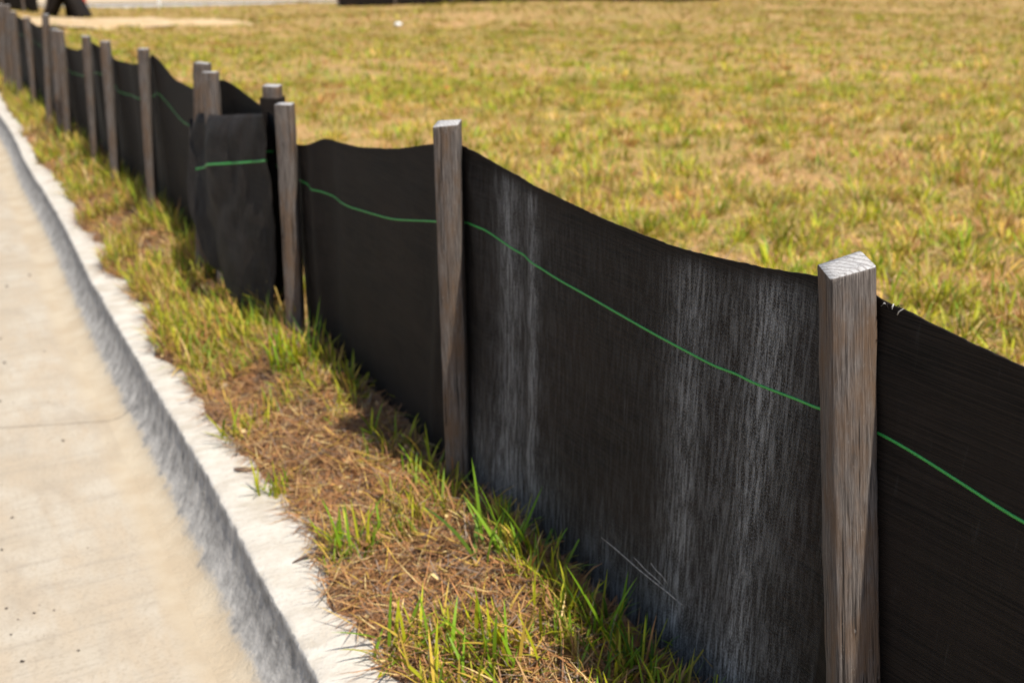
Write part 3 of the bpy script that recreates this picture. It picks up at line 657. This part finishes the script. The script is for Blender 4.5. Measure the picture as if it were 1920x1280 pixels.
# ------------------------------------------------------------------ small things on kerb, verge and gutter
ztop = lambda s: float(zc(s))
c = W1(.013, -.262, ztop(.013)+.004)
o = strand([(-.028, -.014, -.002), (-.016, -.006, .001), (0, .002, .004), (.018, .004, .006), (.036, .0, .008)], .0023, M_bark, 'twig', None, c, 7)
tag(o, 'short bent brown twig lying on the curb top', 'twig')
def pebble(name, s, p, z, r, m, seed, sq=(1, 1, .6)):
    g = np.random.default_rng(seed); V = []; n = 9; mrow = 6
    for i in range(1, mrow):
        ph = math.pi*i/mrow
        for j in range(n):
            t = 2*math.pi*j/n; k = r*(1+g.normal(0, .12)); V.append((k*math.sin(ph)*math.cos(t)*sq[0], k*math.sin(ph)*math.sin(t)*sq[1], k*math.cos(ph)*sq[2]))
    V += [(0, 0, r*sq[2]), (0, 0, -r*sq[2])]; a = len(V)-2
    q = [(i*n+j, (i+1)*n+j, (i+1)*n+(j+1) % n, i*n+(j+1) % n) for i in range(mrow-2) for j in range(n)]
    t = [(a, j, (j+1) % n) for j in range(n)] + [(a+1, (mrow-2)*n+(j+1) % n, (mrow-2)*n+j) for j in range(n)]
    return link(name, mesh_np(name, V, q, t, mats=[m]), None, W1(s, p, z))
o = pebble('bark_chip', .385, -.268, ztop(.385)+.004, .016, M_bark, 5, (1.5, .5, .22)); tag(o, 'flat brown bark chip lying on the curb edge', 'bark chip')
for i, (s, p, r, lb) in enumerate([(-.357, -.185, .009, 'largest pale stone in the thatch at the bottom of the strip'), (-.11, -.135, .006, 'small pale stone beside the tuft near the second stake'), (-.085, -.150, .005, 'tiny pale stone, left of a pair near the second stake'), (.55, -.19, .008, 'pale stone in bare soil near the curb below the mound'), (.80, -.20, .008, 'pale stone near the curb beside the gutter joint')]):
    o = pebble('pebble', s, p, float(G(s, p))+r*.45, r, M_stone, 40+i); tag(o, lb, 'stone', 'pale stones in the thatch')
# grit scattered on the gutter, one loose object
acc_v = []; acc_q = []
def crumb(s, p, r):
    z = float(zc(s)-.133 + (float(curb_front(s))-p-.0955)*.018); b = W1(s, p, z); n0 = len(acc_v)
    for (x, y, h) in ((-1, -.6, 0), (.9, -.8, 0), (1.1, .7, 0), (-.8, .9, 0), (-.5, -.3, .9), (.5, -.4, 1.), (.6, .3, .8), (-.4, .4, .9)):
        acc_v.append((b.x+x*r*random.uniform(.7, 1.2), b.y+y*r*random.uniform(.7, 1.2), b.z+h*r*random.uniform(.6, 1.)))
    for f in ((4, 5, 6, 7), (0, 1, 5, 4), (1, 2, 6, 5), (2, 3, 7, 6), (3, 0, 4, 7)): acc_q.append(tuple(n0+k for k in f))
for s, p, r in [(2.67, -.463, .006), (2.545, -.55, .006), (1.92, -.615, .005), (1.68, -.621, .006), (1.73, -.51, .004), (1.37, -.654, .004), (1.03, -.541, .0035), (.68, -.68, .003), (.553, -.708, .003), (.333, -.717, .003), (.294, -.676, .003), (.287, -.702, .002), (.245, -.716, .003), (.144, -.624, .0025), (.157, -.707, .0042), (.286, -.645, .002)]: crumb(s, p, r)
for _ in range(90):
    s = random.uniform(-.2, 4); crumb(s, float(curb_front(s))-.1-random.random()**1.0*.6, random.uniform(.0006, .0017))
tag(link('grit', mesh_np('grit', acc_v, acc_q, mats=[M_crumb])), 'dark grit specks scattered on the pale gutter', 'grit', kind='stuff')

# ------------------------------------------------------------------ far side of the field
def gz(s, p): return float(G(s, p))
# pale sand washed out across the grass
n1_, n2_ = 60, 14; V = []
for i in range(n1_):
    t = i/(n1_-1); s = 21.7-4.0*t; p = .3+4.6*t
    wd = float(sand_w(t))
    for j in range(n2_):
        q = (j/(n2_-1)-.5)*2; e = wd*(1+.3*float(vn(t*14, q*2, 61)))
        ss = s+q*e; pp = p+.15*q
        V.append(tuple(W1(ss, pp, gz(ss, pp) + (.07*(1-q*q) + .05*float(vn(ss*1.3, pp*2.2, 62)) + .03)*min(1, 6*(1-t)) - .02)))
tag(link('sand_patch', mesh_np('sand_patch', V, grid_quads(n1_, n2_), mats=[M_sand], smooth=True)), kind='structure')
# cross street with its kerb
V = []; K = []
ps = np.linspace(-30, 40, 60)
road_s = lambda p: 29.9 - .22*p
for p in ps:
    for j, w in enumerate((0, 3, 7)): V.append(tuple(W1(road_s(p)+w, p, float(zf(road_s(p)))+.05+.05*w)))
    for w, h in ((-.35, -.3), (-.35, .03), (-.15, .03), (-.10, .0)): K.append(tuple(W1(road_s(p)+w, p, float(zf(road_s(p)))+h)))
tag(link('cross_street', mesh_np('cross_street', V, grid_quads(60, 3), mats=[M_far_road])), kind='structure')
me = mesh_np('cross_street_curb', K, grid_quads(60, 4), mats=[M_curb], attr={'face': np.tile([1, .9, .1, 0], 60), 'pan': np.zeros(240)})
tag(link('cross_street_curb', me), kind='structure')
# silt fences on the far boundary
def far_fence(pts, label, h=.62, spacing=1.5, seed=0):
    e = bpy.data.objects.new('silt_fence', None); COL.objects.link(e); e.location = W1(*pts[0], gz(*pts[0])); tag(e, label, 'silt fence')
    P = np.array(pts, float); seg = np.hypot(*np.diff(P, axis=0).T); cum = np.concatenate([[0], np.cumsum(seg)]); L = cum[-1]
    n = int(L/.12)+2; V = []; D = []
    for i in range(n):
        d = L*i/(n-1); s, p = np.interp(d, cum, P[:, 0]), np.interp(d, cum, P[:, 1]); g = gz(s, p)
        ph = (d/spacing) % 1; sag = .05*math.sin(math.pi*ph)
        for j in range(6): V.append(tuple(W1(s+.03*math.sin(math.pi*ph), p, g-.05+(h-sag+.05)*j/5) - e.location)); D.append((d, h*j/5))
    fo = link('fabric', mesh_np('fabric', V, grid_quads(n, 6), mats=[M_fab], smooth=True, uv=np.array(D), attr={'dust': np.zeros(len(V))}), e)
    m = fo.modifiers.new('thickness', 'SOLIDIFY'); m.thickness = .003; m.offset = 0
    me = stake_mesh(h+.14, .2, .05, .05, 70+seed)
    for k in range(int(L/spacing)+1):
        d = k*spacing; s, p = np.interp(d, cum, P[:, 0]), np.interp(d, cum, P[:, 1])
        st = link('stake', me, e, W1(s-.05, p-.02, gz(s, p)) - e.location); st.rotation_euler = (random.uniform(-.05, .05), random.uniform(-.05, .05), random.uniform(-.3, .3))
    return e
far_fence([(25.4, 9.2), (23.4, 12.8), (22.3, 16.9), (21.6, 19.0)], 'distant black silt fence along the far edge of the field at top centre', seed=1)
far_fence([(30.2, -.4), (27.6, 1.25), (25.7, 1.95)], 'dark silt fence panel standing beyond the sand at the top left corner', .85, 1.1, 2)
# black cloth draped in an A over a stake frame
e = bpy.data.objects.new('draped_fabric_cover', None); COL.objects.link(e); cs, cp = 24.2, 2.36; e.location = W1(cs, cp, gz(cs, cp)); tag(e, 'black fabric draped in an A shape beside the sand, top left', 'fabric cover')
def leg(a, b, w0, w1, dep, m, name):
    a, b = Vector(a), Vector(b); V = []
    R = Vector((1, 0, 0)); F = Vector((0, 1, 0))
    n = 8
    for i in range(n):
        t = i/(n-1); c = a.lerp(b, t); w = w0+(w1-w0)*t; c = c + R*.03*math.sin(5*t)
        for x, y in ((-1, -1), (1, -1), (1, 1), (-1, 1)): V.append(tuple(c + R*x*w/2 + F*y*dep/2*(1-.3*t)))
    q = [(i*4+j, i*4+(j+1) % 4, (i+1)*4+(j+1) % 4, (i+1)*4+j) for i in range(n-1) for j in range(4)] + [(3, 2, 1, 0), tuple(4*(n-1)+k for k in range(4))]
    return link(name, mesh_np(name, V, q, mats=[m], smooth=False, uv=np.array(V)[:, [0, 2]], attr={'dust': np.zeros(len(V))}), e)
leg((-.42, 0, -.05), (-.02, 0, .72), .10, .26, .5, M_fab, 'cloth_side'); leg((.36, 0, -.05), (.06, 0, .72), .26, .26, .5, M_fab, 'cloth_side')
leg((-.50, -.27, -.05), (-.12, -.27, .70), .04, .04, .04, M_wood, 'frame_pole'); leg((0, .28, -.1), (.02, .1, .70), .30, .30, .03, M_fab, 'cloth_back')
def marker(name, s, p, h, m, label, cat):
    V = []; w = .035
    for z, k in ((-.1, .4), (0, 1), (h*.5, 1), (h-.02, 1), (h, .75)):
        V += [(x*w*k, y*w*k*.5, z) for x, y in ((-1, -1), (1, -1), (1, 1), (-1, 1))]
    q = [(i*4+j, i*4+(j+1) % 4, (i+1)*4+(j+1) % 4, (i+1)*4+j) for i in range(4) for j in range(4)] + [(16, 17, 18, 19)]
    o = link(name, mesh_np(name, V, q, mats=[m]), None, W1(s, p, gz(s, p))); o.rotation_euler = (.03, .04, .4); tag(o, label, cat)
marker('marker_stake', 28.0, 3.28, .8, M_red, 'red marker stake standing beside the far street at top left', 'stake')
marker('marker_stake', 27.8, 5.10, .6, M_white, 'white marker stake standing at the near edge of the far street', 'stake')
o = pebble('paper_scrap', 15.59, 6.66, gz(15.59, 6.66)+.06, .055, M_white, 81, (1.2, .8, .7)); tag(o, 'crumpled white paper scrap lying far out in the grass', 'litter')
# small orange flower in the grass
e = bpy.data.objects.new('orange_flower', None); COL.objects.link(e); e.location = W1(5.44, 2.64, gz(5.44, 2.64)); tag(e, 'tiny orange flower standing alone in the field grass', 'flower')
strand([(0, 0, 0), (.004, 0, .04), (.002, 0, .075)], .0015, plain('flower_stem', (.1, .18, .03)), 'stem', e)
V = [(.002, 0, .072)]; T = []
for k in range(6):
    a = k*math.pi/3; V += [(.002+.022*math.cos(a-.4), .022*math.sin(a-.4), .083), (.002+.022*math.cos(a+.4), .022*math.sin(a+.4), .083)]; T.append((0, 1+2*k, 2+2*k))
link('petals', mesh_np('petals', V, None, T, mats=[M_orange]), e)
